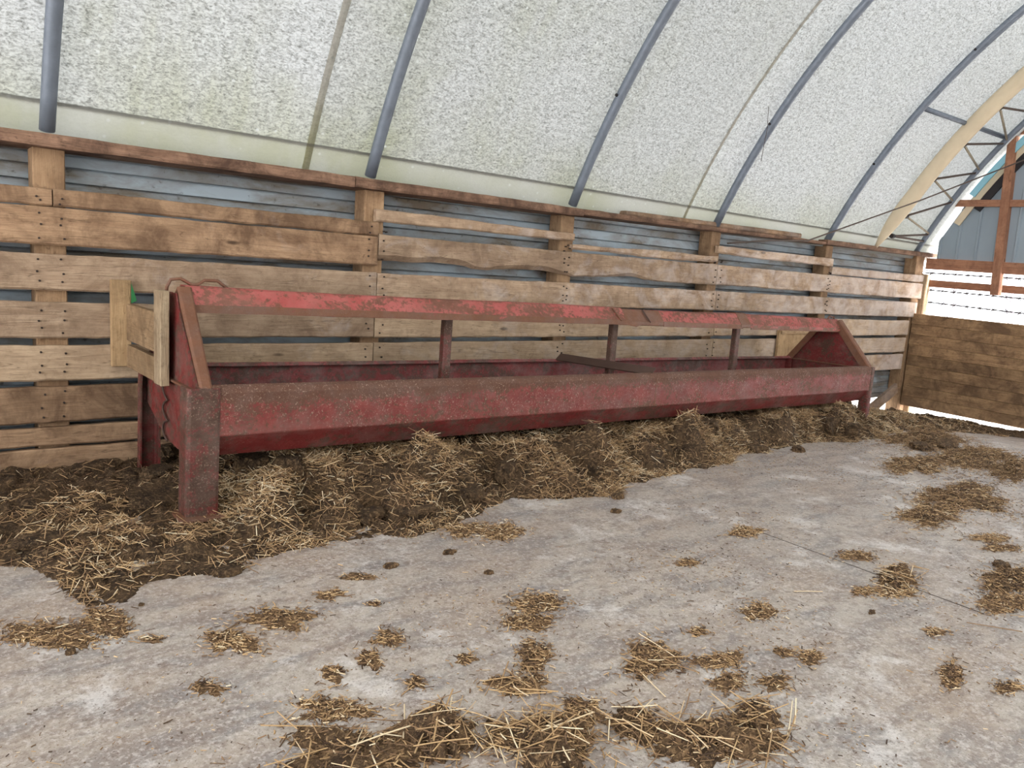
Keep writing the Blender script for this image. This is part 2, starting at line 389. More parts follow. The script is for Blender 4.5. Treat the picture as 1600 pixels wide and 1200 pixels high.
# grey lapped siding behind the posts
z = -.12; i = 0
while z < 1.69:
    h = .078 if i % 2 else .064
    pr = [(.012, z), (-.004, z+.004), (.006, z+h-.010), (.014, z+h-.002), (.020, z+h), (.022, z)]
    o = extrude('siding_strip', pr, -5.4, 10.44, M['siding'], wl, segs=1); z += h; i += 1
def board(name, x0, x1, b0, t0, b1, t1, mat, parent, yf=4.5, th=.038, wane_b=0.0, wane_t=0.0, rough=.0025, bulge=.004):
    """a sawn board along X; bottoms/tops at both ends in camera-height z"""
    n = max(4, int((x1-x0)/.07)); V = []; F = []
    ph = random.uniform(0, 60)
    X = np.linspace(x0, x1, n+1)
    nb = (fbm(X*2.2+ph, X*0+ph, 4)-.47)*2; nt = (fbm(X*2.0+ph+31, X*0+ph, 4)-.47)*2; nf = (fbm(X*.9+ph+11, X*0+ph)-.47)*2
    fine = RNG.uniform(-1, 1, (4, n+1))
    w2 = np.clip((fbm(X*1.6+ph+5, X*0+3.3, 5)-.42)*3.2, 0, 1)
    for i in range(n+1):
        u = i/n; zb = zc(b0+(b1-b0)*u)+nb[i]*.006+fine[0, i]*rough+wane_b*w2[i]; zt = zc(t0+(t1-t0)*u)+nt[i]*.005+fine[1, i]*rough-wane_t*w2[i]
        y0 = yf+nf[i]*bulge; y1 = yf+th; c = .005; wb = .004+wane_b*w2[i]*.7
        V += [Vector((X[i], y, zz))-parent.location for y, zz in ((y0+c+wb, zb), (y0, zb+c+wb), (y0+.0015, (zb+zt)/2), (y0, zt-c), (y0+c, zt), (y1, zt), (y1, zb))]
    for i in range(n):
        for j in range(7):
            k = (j+1) % 7; F.append((i*7+j, i*7+k, (i+1)*7+k, (i+1)*7+j))
    F += [tuple(range(7)), tuple(range(n*7, n*7+7))]
    return mesh(name, V, F, mat, parent)
B = lambda *a, **k: board('board', *a, mat=k.pop('mat', M['board']), parent=wl, **k)
OLD = M['board_old']
XL = -2.6
J1, J2, J3 = 2.505, 6.095, 10.4
# first (narrow) row, five lengths at differing heights
B(XL, .680, .168, .253, .170, .256, mat=OLD); B(.686, 2.508, .173, .259, .170, .256, mat=OLD)
B(2.485, 4.235, .259, .339, .262, .321, yf=4.492, wane_b=.01); B(4.228, 6.095, .190, .248, .192, .268, wane_t=.012, wane_b=.012)
B(6.078, 8.155, .280, .357, .273, .362, yf=4.495, wane_b=.012); B(8.165, 10.62, .190, .272, .198, .281)
# the wide rows
B(XL, 2.508, -.012, .168, -.022, .166, mat=OLD); B(2.515, 6.098, -.020, .180, -.006, .182, wane_b=.045); B(6.103, 10.50, -.006, .184, -.015, .178, wane_b=.008)
B(XL, 2.508, -.240, -.062, -.245, -.064); B(2.514, 6.12, -.250, -.068, -.245, -.062); B(6.126, 10.36, -.245, -.062, -.256, -.064)
B(XL, 2.500, -.478, -.300, -.488, -.303); B(2.508, 6.14, -.489, -.303, -.487, -.300, mat=M['board_pale']); B(6.148, 10.20, -.487, -.300, -.489, -.302, mat=M['board_pale'])
B(XL, 2.500, -.702, -.522, -.706, -.524, mat=M['board_pale']); B(2.508, 6.14, -.705, -.523, -.703, -.520, mat=M['board_pale']); B(6.148, 10.17, -.703, -.520, -.703, -.520, mat=M['board_pale'])
B(XL, 3.1, -.920, -.734, -.922, -.736, mat=OLD); B(3.11, 10.15, -.92, -.735, -.925, -.73, wane_b=.05)
B(XL, 3.1, -1.036, -.945, -1.05, -.945, mat=OLD); B(3.11, 9.0, -1.04, -.945, -1.045, -.945)
B(XL, 3.1, -1.225, -1.057, -1.235, -1.062, mat=OLD); B(3.11, 8.9, -1.29, -1.06, -1.33, -1.065)
# posts
for px0 in (-1.13, .605, 2.425, 4.125, 6.015, 8.055):
    box('post', px0, px0+.142, -.16, -.02, fz(px0)-.1, zc(.455 if px0 < 5 else .50), M['post'], wl, .006)
box('post', 10.24, 10.46, -.17, -.02, -.45, zc(.52), M['post'], wl, .006)
box('post', 10.44, 10.56, -.24, -.08, -.45, zc(.30), M['grey_z'], wl, .01)
# top plates lying flat on the posts
def plank_flat(x0, x1, yb, yf, z0, z1, zz0, zz1, mat=M['plate']):
    n = int((x1-x0)/.1)+2; V = []; F = []; X = np.linspace(x0, x1, n+1); ph = random.uniform(0, 50)
    w = (fbm(X*1.7+ph, X*0+2)-.47)*.03; f = RNG.uniform(-.002, .002, (3, n+1))
    for i in range(n+1):
        u = i/n; a = z0+(zz0-z0)*u; c = z1+(zz1-z1)*u
        V += [Vector((X[i], y, zc(q)))-wl.location for y, q in ((yf+w[i]+.006+f[0,i], a+f[1,i]), (yf+w[i], a+.012), (yf+w[i], c-.012), (yf+w[i]+.008, c+f[2,i]), (yb, c), (yb, a))]
    for i in range(n):
        for j in range(6):
            k = (j+1) % 6; F.append((i*6+j, i*6+k, (i+1)*6+k, (i+1)*6+j))
    F += [tuple(range(6)), tuple(range(n*6, n*6+6))]
    return mesh('top_plate', V, F, mat, wl)
plank_flat(XL, 2.3, 4.70, 4.44, .452, .512, .452, .515); plank_flat(2.305, 4.27, 4.70, 4.44, .452, .515, .456, .512)
plank_flat(4.275, 7.9, 4.70, 4.46, .470, .515, .498, .528); plank_flat(7.905, 10.62, 4.70, 4.45, .500, .550, .520, .570)
plank_flat(4.79, 7.42, 4.64, 4.48, .517, .552, .530, .578, OLD)
# nail heads, pairs at every board end over the posts
L = []
for xp in (.62, .72, 2.45, 2.555, 4.15, 4.19, 6.06, 6.16, 8.10, 8.13):
    for zt, zb in ((.164, -.012), (-.064, -.24), (-.302, -.48), (-.522, -.70), (-.735, -.92), (.25, .18)):
        for k in range(2 if zt > .2 else 3):
            zz = zc(zb+(zt-zb)*(.2+.3*k)+random.uniform(-.015, .015)); xx = xp+random.uniform(-.012, .012)
            V = [(xx+.0055*math.cos(q*math.pi/3), 4.4905-4.7 if j else 4.51-4.7, zz+.0055*math.sin(q*math.pi/3)) for j in (0, 1) for q in range(6)]
            L.append((V, [tuple(range(6)), tuple(range(6, 12))]+[(q, (q+1) % 6, 6+(q+1) % 6, 6+q) for q in range(6)]))
V, F = join_vf(L); tag(mesh('nail_heads', V, F, M['nail'], wl), kind='stuff')
# broken bottom corner at the far end: slanting plank, torn sheet
def slab(name, P, Q, w, th, mat, parent, upv=(0, 0, 1)):
    """a plank from P to Q (centre line), w wide along upv, th thick"""
    P, Q = Vector(P), Vector(Q); d = (Q-P).normalized(); u = Vector(upv); u = (u-d*u.dot(d)).normalized(); s = d.cross(u)
    off = parent.location if parent is not None and parent.type == 'EMPTY' else Vector((0, 0, 0))
    V = [p+u*a*w/2+s*b*th/2-off for p in (P, Q) for a, b in ((-1,-1),(1,-1),(1,1),(-1,1))]
    return mesh(name, V, [(0,1,2,3),(4,7,6,5),(0,4,5,1),(1,5,6,2),(2,6,7,3),(3,7,4,0)], mat, parent)
slab('board', at_y(1360, 640, 4.52), at_y(1400, 606, 4.52), .13, .04, OLD, wl)

tag(box('wall_back', -5.4, 10.4, -5.96, -5.90, -.3, 1.72, M['siding'], None, 0), 'unseen grey siding wall on the other side of the barn, added to block low light', kind='structure')  # out of view, added to keep low light off the boarded wall

# ------------------------------------------------------------------ STRUCTURE: far gable wall
XE = 10.5
def drop(Y): return -.027*(4.5-Y)
wr = empty('wall_right', (XE, 0, 0)); tag(wr, 'far gable end of grey ribbed metal sheets on brown timber girts', kind='structure')
def gable_top(Y): return ZC+math.sqrt(max(.01, (RR-.02)**2-(Y-YC)**2))
ys = np.arange(4.405, 2.6, -.215)
for a, b in zip(ys[:-1], ys[1:]):
    zb = zc(.50)+drop(a)
    pts = [(a-.002, 0), (a-.012, -.018), (a-.032, -.018), (a-.042, 0), (b-.006, 0)]
    V = []
    for y, dx in pts: V += [(dx, y, zb), (dx, y, max(zb+.02, gable_top(y)))]
    for y, dx in pts: V += [(dx+.004, y, zb), (dx+.004, y, max(zb+.02, gable_top(y)))]
    n = len(pts); F = [(2*i, 2*i+1, 2*i+3, 2*i+2) for i in range(n-1)]+[(2*n+2*i, 2*n+2*i+2, 2*n+2*i+3, 2*n+2*i+1) for i in range(n-1)]
    mesh('metal_sheet', V, F, M['gable'], wr)
# the rest of the gable, out of the picture, as one sheet
yy = np.linspace(ys[-1], -5.9, 40); V = []; F = []
for y in yy: V += [(0, y, zc(.50)+drop(2.6)), (0, y, max(zc(.55), gable_top(y)))]
F = [(2*i, 2*i+1, 2*i+3, 2*i+2) for i in range(len(yy)-1)]
mesh('metal_sheet', V, F, M['gable'], wr)
def girt(z0, z1, ya, yb, x0, x1, nm='girt'):
    V = []
    for y in (ya, yb):
        for x, zz in ((x0, z0), (x1, z0), (x1, z1), (x0, z1)): V.append((x, y, zc(zz)+drop(y)))
    return mesh(nm, V, [(0,1,2,3),(4,7,6,5),(0,4,5,1),(1,5,6,2),(2,6,7,3),(3,7,4,0)], M['girt'], wr)
girt(.368, .506, 4.50, -5.6, -.06, -.012); girt(.145, .236, 4.50, -5.6, .02, .06)
girt(1.155, 1.235, 4.30, -5.0, -.07, -.03); girt(1.985, 2.09, 3.80, -4.0, -.07, -.03)
def stud(y0, y1, z0, z1, lean):
    V = []
    for z, s in ((z0, 0), (z1, lean)):
        for x, y in ((-.11, y0), (.0, y0), (.0, y1), (-.11, y1)): V.append((x, y+s, zc(z)))
    return mesh('stud', V, [(0,1,2,3),(4,7,6,5),(0,4,5,1),(1,5,6,2),(2,6,7,3),(3,7,4,0)], M['stud'], wr)
stud(3.60, 3.69, .085, 2.3, .07)
# blue sheet edge and dark flashing under the cover
def arc_strip(name, x, a0, a1, r0, r1, mat, parent, off=(0, 0, 0), th=.02, n=24):
    V = []; F = []
    for i in range(n+1):
        a = a0+(a1-a0)*i/n
        for r, xx in ((r0, x), (r1, x), (r1, x+th), (r0, x+th)):
            y, z = arc(a, r); V.append((xx-off[0], y, z))
    for i in range(n):
        for j in range(4):
            k = (j+1) % 4; F.append((i*4+j, i*4+k, (i+1)*4+k, (i+1)*4+j))
    F += [(0,1,2,3), tuple(n*4+i for i in range(4))]
    return mesh(name, V, F, mat, parent)
arc_strip('flashing', 10.46, A0+.135, A0+.55, RR-.22, RR-.125, M['dark_iron'], wr, (XE, 0, 0))
arc_strip('edge_board', 10.45, A0+.09, A0+.55, RR-.13, RR-.05, M['wrap'], wr, (XE, 0, 0))
arc_strip('blue_sheet', 10.40, A0+.155, A0+.60, RR-.075, RR+.0, M['bluepoly'], wr, (XE, 0, 0))

# ------------------------------------------------------------------ hoops
HOOPS = [(.667, 'grey steel hoop pipe rising above the leftmost square post'),
         (2.44, 'grey steel hoop pipe above the second square post, left of the algae stains'),
         (4.20, 'grey steel hoop pipe in the middle, above the third square post'),
         (6.02, 'grey steel hoop pipe right of the thin hanging wire'),
         (7.985, 'grey steel hoop pipe that the short straight pipe to the truss joins')]
def hoop_path(x, a0=A0+.003, a1=math.pi-A0, n=72, r=RR):
    return [(x, *arc(a0+(a1-a0)*i/n, r)) for i in range(n+1)]
for x, lab in HOOPS:
    y0, z0 = arc(A0-.01)
    r = empty('hoop', (x, y0, z0), lab, 'hoop', 'steel hoops of the barn')
    tube('pipe', rel(hoop_path(x), r), .036, M['galv'], r, 10)
    for ac in (A0+.18, A0+.36):
        y, z = arc(ac+random.uniform(-.03, .03), RR+.02); V, F = tube_vf([Vector((x-.045, y-.02, z))-r.location, Vector((x-.02, y-.02, z))-r.location], .012, 6)
        mesh('clip', V, F, M['dark_iron'], r)
# laced double hoop by the gable
y0, z0 = arc(A0+.02)
lt = empty('lattice_truss', (9.07, y0, z0), 'double hoop laced with zigzag bars by the far gable, one chord wrapped in beige fabric', 'truss')
pth = [(9.0+.08*min(1, i/6), *arc(A0+.004+(math.pi-2*A0-.03)*i/110, RR-.035)) for i in range(111)]
rad = [.012, .038, .06, .074, .082]+[.084]*106
tube('wrapped_chord', rel(pth, lt), rad, M['wrap'], lt, 12)
tube('end_chord', rel(hoop_path(10.12, A0+.008), lt), .034, M['galv'], lt, 8)
BARS = [((1393, 368), (1451, 367)), ((1393, 368), (1444, 377)), ((1416, 338), (1453, 366)), ((1416, 338), (1493, 319)), ((1457, 279), (1481, 309)), ((1457, 279), (1521, 267)),
        ((1500, 221), (1520, 258)), ((1500, 221), (1555, 214)), ((1555, 161), (1567, 214)), ((1555, 161), (1602, 161)), ((1620, 105), (1602, 161)), ((1620, 105), (1670, 110))]
for i, (p, q) in enumerate(BARS):
    P_, Q_ = at_x(*p, 9.12), at_x(*q, 10.12)
    for e_, rr_ in ((P_, RR-.085), (Q_, RR-.01)):
        k_ = rr_/math.hypot(e_.y-YC, e_.z-ZC); e_.y = YC+(e_.y-YC)*k_; e_.z = ZC+(e_.z-ZC)*k_
    tube('lacing_bar', rel([P_, Q_], lt), .0125, M['lattice'] if i % 2 == 0 and i > 1 else M['cable'], lt, 6)
    if i % 2 == 0:
        V, F = tube_vf(rel([P_-Vector((.03, 0, .0)), P_+Vector((.025, 0, 0))], lt), .028, 6); mesh('bracket', V, F, M['dark_iron'], lt)
pa_, pb_ = Vector((7.985, 3.684, 1.836+H)), Vector((10.12, 3.70, 1.89+H))
tag(tube('purlin_pipe', [pa_, pb_], .026, M['galv']), 'short straight pipe linking the last plain hoop to the laced truss', 'pipe')
# cable from the wall to the gable
a_, b_ = at_y(1265, 375, 4.41), at_x(1600, 250, 10.3); n_ = at_y(1137, 380, 4.45)
tag(tube('guy_cable', [n_, (n_+a_)/2+Vector((0, 0, .01)), a_-Vector((.02, 0, .01)), a_, a_.lerp(b_, .5)-Vector((0, 0, .02)), b_, a_.lerp(b_, 1.03)], .008, M['cable'], None, 6),
    'thin cable slanting from the top plate up past the far gable', 'cable')
tag(tube('hanging_wire', [at_x(1207, 110, 5.9), at_x(1201, 165, 5.9), at_x(1199, 200, 5.9), at_x(1189, 252, 5.9)], .0022, M['cable'], None, 5),
    'thin wire hanging down in front of the cover', 'wire')

# ------------------------------------------------------------------ gate at the far end
GX = 10.3
gt = empty('gate', (GX, 4.55, -.2), 'brown gate of nine close horizontal planks under the bright opening', 'gate')
top0, bot0 = -.205, -1.398; nP = 9
for i in range(nP):
    t0 = top0+(bot0-top0)*i/nP; b0 = top0+(bot0-top0)*(i+1)/nP-.001
    V = []; F = []; n = 14; ph = random.uniform(0, 40)
    Y = np.linspace(4.515+random.uniform(-.008, .008), 1.4, n+1); w = (fbm(Y*1.6+ph, Y*0+1)-.47)*.012
    for j in range(n+1):
        d = drop(Y[j])*1.0; x = random.uniform(-.002, .002)
        V += [Vector((GX+xx, Y[j], zc(q)))-gt.location for xx, q in ((x+.006, b0+d), (x, b0+d+.004+w[j]*.3), (x, t0+d-.004+w[j]*.3), (x+.006, t0+d), (.04, t0+d), (.04, b0+d))]
    for j in range(n):
        for q in range(6):
            k = (q+1) % 6; F.append((j*6+q, j*6+k, (j+1)*6+k, (j+1)*6+q))
    F += [tuple(range(6)), tuple(range(n*6, n*6+6))]
    mesh('plank', V, F, M['gate'], gt)
for yb in (4.50, 2.2):
    slab('batten', (GX+.06, yb, zc(top0+drop(yb))-.02), (GX+.06, yb, zc(bot0+drop(yb))+.02), .09, .038, M['stud'], gt, (0, 1, 0))
# barbed wire strands across the opening
for i, (p, q, lab) in enumerate((((1444, 426), (1600, 436), 'barbed wire strand just above the lower brown girt, topmost of three'),
                       ((1441, 452), (1600, 467), 'barbed wire strand just below the lower brown girt, middle of three'),
                       ((1441, 471), (1600, 490), 'barbed wire strand nearest the gate top, lowest of three'))):
    P, Q = at_x(*p, 10.58), at_x(*q, 10.58); Q = P.lerp(Q, 2.0)
    w = empty('barbed_wire', P, lab, 'wire', 'barbed wire strands')
    L = []
    for s in (0, 1):
        path = []
        for k in range(121):
            u = k/120; c = P.lerp(Q, u); th = u*90+s*math.pi; r = .004
            path.append(c+Vector((r*math.cos(th), 0, r*math.sin(th)))-P)
        L.append(tube_vf(path, .0055, 5))
    V, F = join_vf(L); mesh('strand', V, F, M['dark_iron'], w)
    for k in range(1, 16):
        c = P.lerp(Q, (k-.3)/16)-P
        V, F = join_vf([tube_vf([c+Vector((0, -.012, -.028)), c+Vector((0, .012, .028))], .005, 5), tube_vf([c+Vector((.0, .02, -.022)), c+Vector((0, -.02, .022))], .005, 5)])
        mesh('barb', V, F, M['dark_iron'], w)
    lp = [Vector((0, .03+.055*math.cos(a), .03*math.sin(a)))+Vector((0, -.06, 0)) for a in np.linspace(0, 6.6, 16)]
    tube('end_loop', lp, .0055, M['dark_iron'], w, 5)
# bare saplings outside
def sapling(px, py, X, h, lab):
    base = at_x(px, py, X); base.z = -.42
    r = empty('bare_sapling', base, lab, 'tree', 'bare saplings outside')
    path = [Vector((0, .05*math.sin(k*1.7), h*k/6)) for k in range(7)]
    tube('trunk', path, [.10*(1-k/8) for k in range(7)], M['bark'], r, 6)
    for k in range(9):
        z0 = h*(.25+.075*k); a = random.choice((-1, 1))*random.uniform(.5, 1.1); l = h*.33*(1-k/14)
        p = Vector((0, .05, z0)); d = Vector((random.uniform(-.3, .3), math.sin(a), math.cos(a)))
        tube('branch', [p, p+d*l*.5, p+d*l+Vector((0, 0, .1*l))], [.035, .025, .01], M['bark'], r, 5)
sapling(1490, 470, 34, 2.4, 'faint bare sapling outside, beyond the left half of the opening')
sapling(1582, 470, 30, 2.6, 'faint bare sapling outside, at the right edge beyond the stud')

# ------------------------------------------------------------------ FEEDER
FL = 6.15
fd = empty('feed_bunk', (1.0, 3.42, -1.165+H), 'long red rusty steel feed bunk with peaked ends standing before the boarded wall', 'feeder')
fd.rotation_euler = (0, .0128, 0)
def solid(o, th, off=-1, bev=.003):
    m = o.modifiers.new('solid', 'SOLIDIFY'); m.thickness = th; m.offset = off
    if bev:
        b = o.modifiers.new('bevel', 'BEVEL'); b.width = bev; b.segments = 1; b.limit_method = 'ANGLE'; b.angle_limit = .6
    return o
def fsheet(name, prof, x0, x1, mat, th=.006, segs=40, wob=.0015):
    V = []; F = []; n = len(prof)
    for i in range(segs+1):
        x = x0+(x1-x0)*i/segs; w = (vnoise(np.array([x*1.3+3.]), np.array([prof[0][0]*9]))[0]-.5)*wob*6
        for y, z in prof: V.append((x, y+random.uniform(-wob, wob)*.3, z+w+random.uniform(-wob, wob)*.3))
    for i in range(segs):
        for j in range(n-1): F.append((i*n+j, i*n+j+1, (i+1)*n+j+1, (i+1)*n+j))
    o = mesh(name, V, F, mat, fd); return solid(o, th, 0, 0)
# trough: front plate with rolled lip, slanted underside, floor, back plate
fsheet('front_plate', [(.055, .556), (.052, .574), (.035, .580), (.012, .572), (0, .548), (0, .362), (.002, .356)], .05, FL-.04, M['red_front'])
fsheet('trough_floor', [(.003, .357), (.075, .254), (.30, .245), (.50, .262), (.853, .386)], .05, FL-.04, M['red_dark'])
fsheet('back_plate', [(.853, .384), (.86, .40), (.86, .548), (.85, .568), (.825, .575), (.806, .558)], .05, FL-.04, M['red_in'])
# peaked end panels
EP = [(.003, .55), (.32, .905), (.36, .965), (.52, .965), (.56, .905), (.857, .55), (.857, .385), (.50, .262), (.30, .245), (.075, .254), (.003, .357)]
for x0, x1 in ((.050, .056), (FL-.052, FL-.046)):
    extrude('end_panel', EP, x0, x1, M['red_dark'], fd)
for x in (.052, FL-.049):
    box('end_lip', x-.022, x+.022, .06, .80, .553, .563, M['rust'], fd, .002)
# ridge rail in lengths with splice plates
RP = [(.338, .884), (.334, .890), (.334, .912), (.392, .988), (.405, .996), (.475, .996), (.488, .988), (.546, .912), (.546, .890), (.542, .884)]
def scl(pr, s, dz=0): return [(.44+(y-.44)*s, .94+(z-.94)*s+dz) for y, z in pr]
def rail(x0, x1, s=1, dz=0, mat=M['red_rail'], nm='ridge_rail', seg=30):
    o = fsheet(nm, scl(RP, s, dz), x0, x1, mat, .005, seg, .002); return o
rail(.105, 3.085); rail(3.03, 3.56, .95, -.006, M['rust'], 'splice_sleeve', 8); rail(3.50, 4.66, .97, -.006); rail(4.47, 4.60, 1.02, -.004, M['rust'], 'splice_sleeve', 3); rail(4.64, FL-.03, .96, -.010)
# rust-brown lower lip of the rail and torn corner
for x0, x1, dz, y in ((.11, 3.08, 0, .3335), (3.5, 4.5, -.006, .337), (4.62, FL-.04, -.010, .339)):
    extrude('rail_lip', [(y-.003, .880+dz), (y-.003, .916+dz), (y+.001, .918+dz), (y+.001, .880+dz)], x0, x1, M['rust'], fd, 24, jig=.0012)
mesh('torn_corner', [(2.95, .331, .90), (3.19, .325, .868), (3.25, .330, .884), (3.10, .332, .915), (2.95, .337, .90), (3.19, .331, .868), (3.25, .336, .884), (3.10, .338, .915)],
     [(0,1,2,3),(4,7,6,5),(0,4,5,1),(1,5,6,2),(2,6,7,3),(3,7,4,0)], M['rust'], fd)
for x, dz in ((3.02, .0), (3.33, -.004)):
    mesh('weld_edge', [(x, .33, .912+dz), (x+.012, .33, .905+dz), (x-.035+.012, .388, .99+dz), (x-.035, .388, .99+dz), (x, .324, .915+dz), (x+.012, .324, .908+dz), (x-.023, .382, .996+dz), (x-.035, .382, .996+dz)],
         [(0,1,2,3),(4,7,6,5),(0,4,5,1),(1,5,6,2),(2,6,7,3),(3,7,4,0)], M['iron_strap'] if x > 3.2 else M['rust'], fd)
# uprights
for x in (1.60, 3.045, 4.535):
    box('upright', x, x+.058, .415, .465, .262, .90, M['red_leg'], fd, .006)
# end frames: legs, foot plates and slanted corner channels
def channel(name, x0, x1, y0, y1, z0, z1, mat, front=True):
    t = .008; r = .016
    if front: pr = [(x0, y1), (x0, y0+r), (x0+r*.3, y0+r*.3), (x0+r, y0), (x1-r, y0), (x1-r*.3, y0+r*.3), (x1, y0+r), (x1, y1), (x1-t, y1), (x1-t, y0+r), (x1-r, y0+t), (x0+r, y0+t), (x0+t, y0+r), (x0+t, y1)]
    else: pr = [(x0, y0), (x0, y1-r), (x0+r, y1), (x1-r, y1), (x1, y1-r), (x1, y0), (x1-t, y0), (x1-t, y1-r), (x1-r, y1-t), (x0+r, y1-t), (x0+t, y1-r), (x0+t, y0)]
    n = len(pr); V = []; F = []; S = 10
    for i in range(S+1):
        z = z0+(z1-z0)*i/S
        for x, y in pr: V.append((x+random.uniform(-1, 1)*.001, y+random.uniform(-1, 1)*.001, z))
    for i in range(S):
        for j in range(n):
            k = (j+1) % n; F.append((i*n+j, i*n+k, (i+1)*n+k, (i+1)*n+j))
    F += [tuple(range(n)), tuple(range(S*n, S*n+n))]
    return mesh(name, V, F, mat, fd)
channel('leg', .0, .146, -.012, .095, .0, .575, M['red_leg'])
channel('leg', .01, .11, .80, .868, -.03, .56, M['red_dark'], False)
channel('leg', FL-.05, FL+.012, -.012, .08, -.02, .575, M['red_leg'])
channel('leg', FL-.09, FL+.01, .79, .868, -.03, .56, M['red_dark'], False)
for x0, x1, y0, y1 in ((-.03, .158, -.06, .12), (.0, .12, .77, .88), (FL-.08, FL+.03, -.03, .1), (FL-.1, FL+.02, .77, .88)):
    box('foot_plate', x0, x1, y0, y1, -.012, .004, M['rust'], fd, .002)
def corner(xa0, xa1, xb0, xb1, pa, pb, dep=.07):
    """tapered folded channel from pa=(y,z) up to pb"""
    d = Vector((0, pb[0]-pa[0], pb[1]-pa[1])).normalized(); nrm = Vector((0, d.z, -d.y))
    if nrm.z < 0 and False: nrm = -nrm
    V = []
    for (x0, x1), p in (((xa0, xa1), pa), ((xb0, xb1), pb)):
        c = Vector((0, *p))
        for x, o in ((x0, dep), (x0, .008), (x0+.01, 0), (x1-.01, 0), (x1, .008), (x1, dep), (x1-.007, dep), (x1-.007, .012), (x0+.007, .012), (x0+.007, dep)):
            V.append(Vector((x, 0, 0))+c+nrm*o)
    n = 10; F = [(j, (j+1) % n, n+(j+1) % n, n+j) for j in range(n)]+[tuple(range(n)), tuple(range(n, 2*n))]
    return mesh('corner_channel', V, F, M['rust'], fd)
corner(.058, .112, .060, .126, (-.002, .566), (.372, .998), .075); corner(.05, .1, .05, .1, (.866, .55), (.545, .955), -.05)
corner(FL-.075, FL-.0, FL-.075, FL-.0, (-.004, .560), (.360, .985)); corner(FL-.08, FL-.03, FL-.08, FL-.03, (.866, .55), (.545, .955), -.05)
# scalloped rod down the left end panel and over the ridge
def scallop(pts, n, amp, ax):
    out = []; P = [Vector(p) for p in pts]
    for i in range(n):
        a = P[0].lerp(P[1], i/n); b = P[0].lerp(P[1], (i+1)/n)
        for k in range(7):
            u = k/7; out.append(a.lerp(b, u)+Vector(ax)*amp*abs(math.sin(math.pi*u))**.7)
    out.append(P[1]); return out
tube('scalloped_rod', scallop([(.038, .42, .255), (.038, .44, .945)], 7, .075, (0, 1, 0)), .0055, M['iron_strap'], fd, 6)
tube('ridge_loop', [(.03, .445, .93), (.03, .43, .99), (.045, .425, 1.025), (.09, .425, 1.032), (.14, .425, 1.005), (.17, .425, 1.008), (.20, .425, 1.03), (.26, .425, 1.032), (.31, .425, .995)], .008, M['rust'], fd, 6)
tube('ridge_loop', [(FL-.16, .43, .985), (FL-.12, .43, 1.015), (FL-.08, .43, 1.0), (FL-.05, .43, 1.01), (FL-.03, .43, .97)], .007, M['rust'], fd, 6)
# cross strap over the trough, seam in the front plate
slab('cross_strap', (2.92, .83, .59), (3.07, .03, .588), .075, .010, M['iron_strap'], None, (1, 0, .7)).parent = fd
box('plate_seam', 3.075, 3.083, -.0045, .0, .358, .55, M['rust'], fd, 0)
# old feed dust caked in the trough floor
V = []; F = []; nx, ny = 120, 12
for i in range(nx+1):
    for j in range(ny+1):
        x = .08+(FL-.16)*i/nx; y = .09+.62*j/ny
        V.append((x, y, .268+.07*max(0, (y-.45))+.03*fbm(np.array([x*6]), np.array([y*9]))[0]))
F = [(i*(ny+1)+j, (i+1)*(ny+1)+j, (i+1)*(ny+1)+j+1, i*(ny+1)+j+1) for i in range(nx) for j in range(ny)]
tag(mesh('feed_dust', V, F, M['manure'], fd, True), kind='stuff')

# pieces that belong to one part of the bunk hang under that part
kids = {}
for o in fd.children: kids.setdefault(o.name.split('.')[0], []).append(o)
for pl, lg in zip(kids['foot_plate'], kids['leg']): pl.parent = lg
for lp_, rl in zip(kids['rail_lip'], kids['ridge_rail']): lp_.parent = rl
kids['torn_corner'][0].parent = kids['ridge_rail'][0]
for w_ in kids['weld_edge']: w_.parent = kids['splice_sleeve'][0]
kids['plate_seam'][0].parent = kids['front_plate'][0]
kids['feed_dust'] = []
for l_, p_ in zip(kids['end_lip'], kids['end_panel']): l_.parent = p_
kids['scalloped_rod'][0].parent = kids['end_panel'][0]

# ------------------------------------------------------------------ wooden brackets tying the bunk to the wall
br = empty('wall_bracket', (1.0, 4.46, .55), 'pale new-wood bracket between the wall and the near end of the red bunk', 'bracket')
V0 = br.location
def lbox(nm, x0, x1, y0, y1, z0, z1, mat): return box(nm, x0-V0.x, x1-V0.x, y0-V0.y, y1-V0.y, zc(z0)-V0.z, zc(z1)-V0.z, mat, br, .003)
lbox('upright_board', .932, 1.028, 4.452, 4.489, -.632, -.176, M['fresh_z'])
lbox('arm', 1.004, 1.040, 3.87, 4.452, -.490, -.300, M['fresh_y'])
lbox('arm', 1.004, 1.040, 3.87, 4.452, -.634, -.515, M['fresh_y'])
lbox('end_post', .990, 1.030, 3.76, 3.87, -.632, -.190, M['grey_z'])
mesh('green_scrap', rel([at_y(205, 442, 4.44), at_y(214, 470, 4.44), at_y(205, 474, 4.44), at_y(205, 442, 4.448), at_y(214, 470, 4.448), at_y(205, 474, 4.448)], br), [(0,1,2),(3,5,4),(0,3,4,1),(1,4,5,2),(2,5,3,0)], M['green'], br)
b2 = empty('plywood_panel', (7.5, 4.48, .45), 'tan plywood panel against the wall behind the far end of the red bunk', 'panel')
box('sheet', -.30, .55, -.015, .012, -.10, .335, M['fresh_z'], b2, .002)
box('gap_light_strip', -.27, .5, -.03, -.015, .285, .318, M['fresh_y'], b2, .002)  # pale strip painted in for a bright gap of light

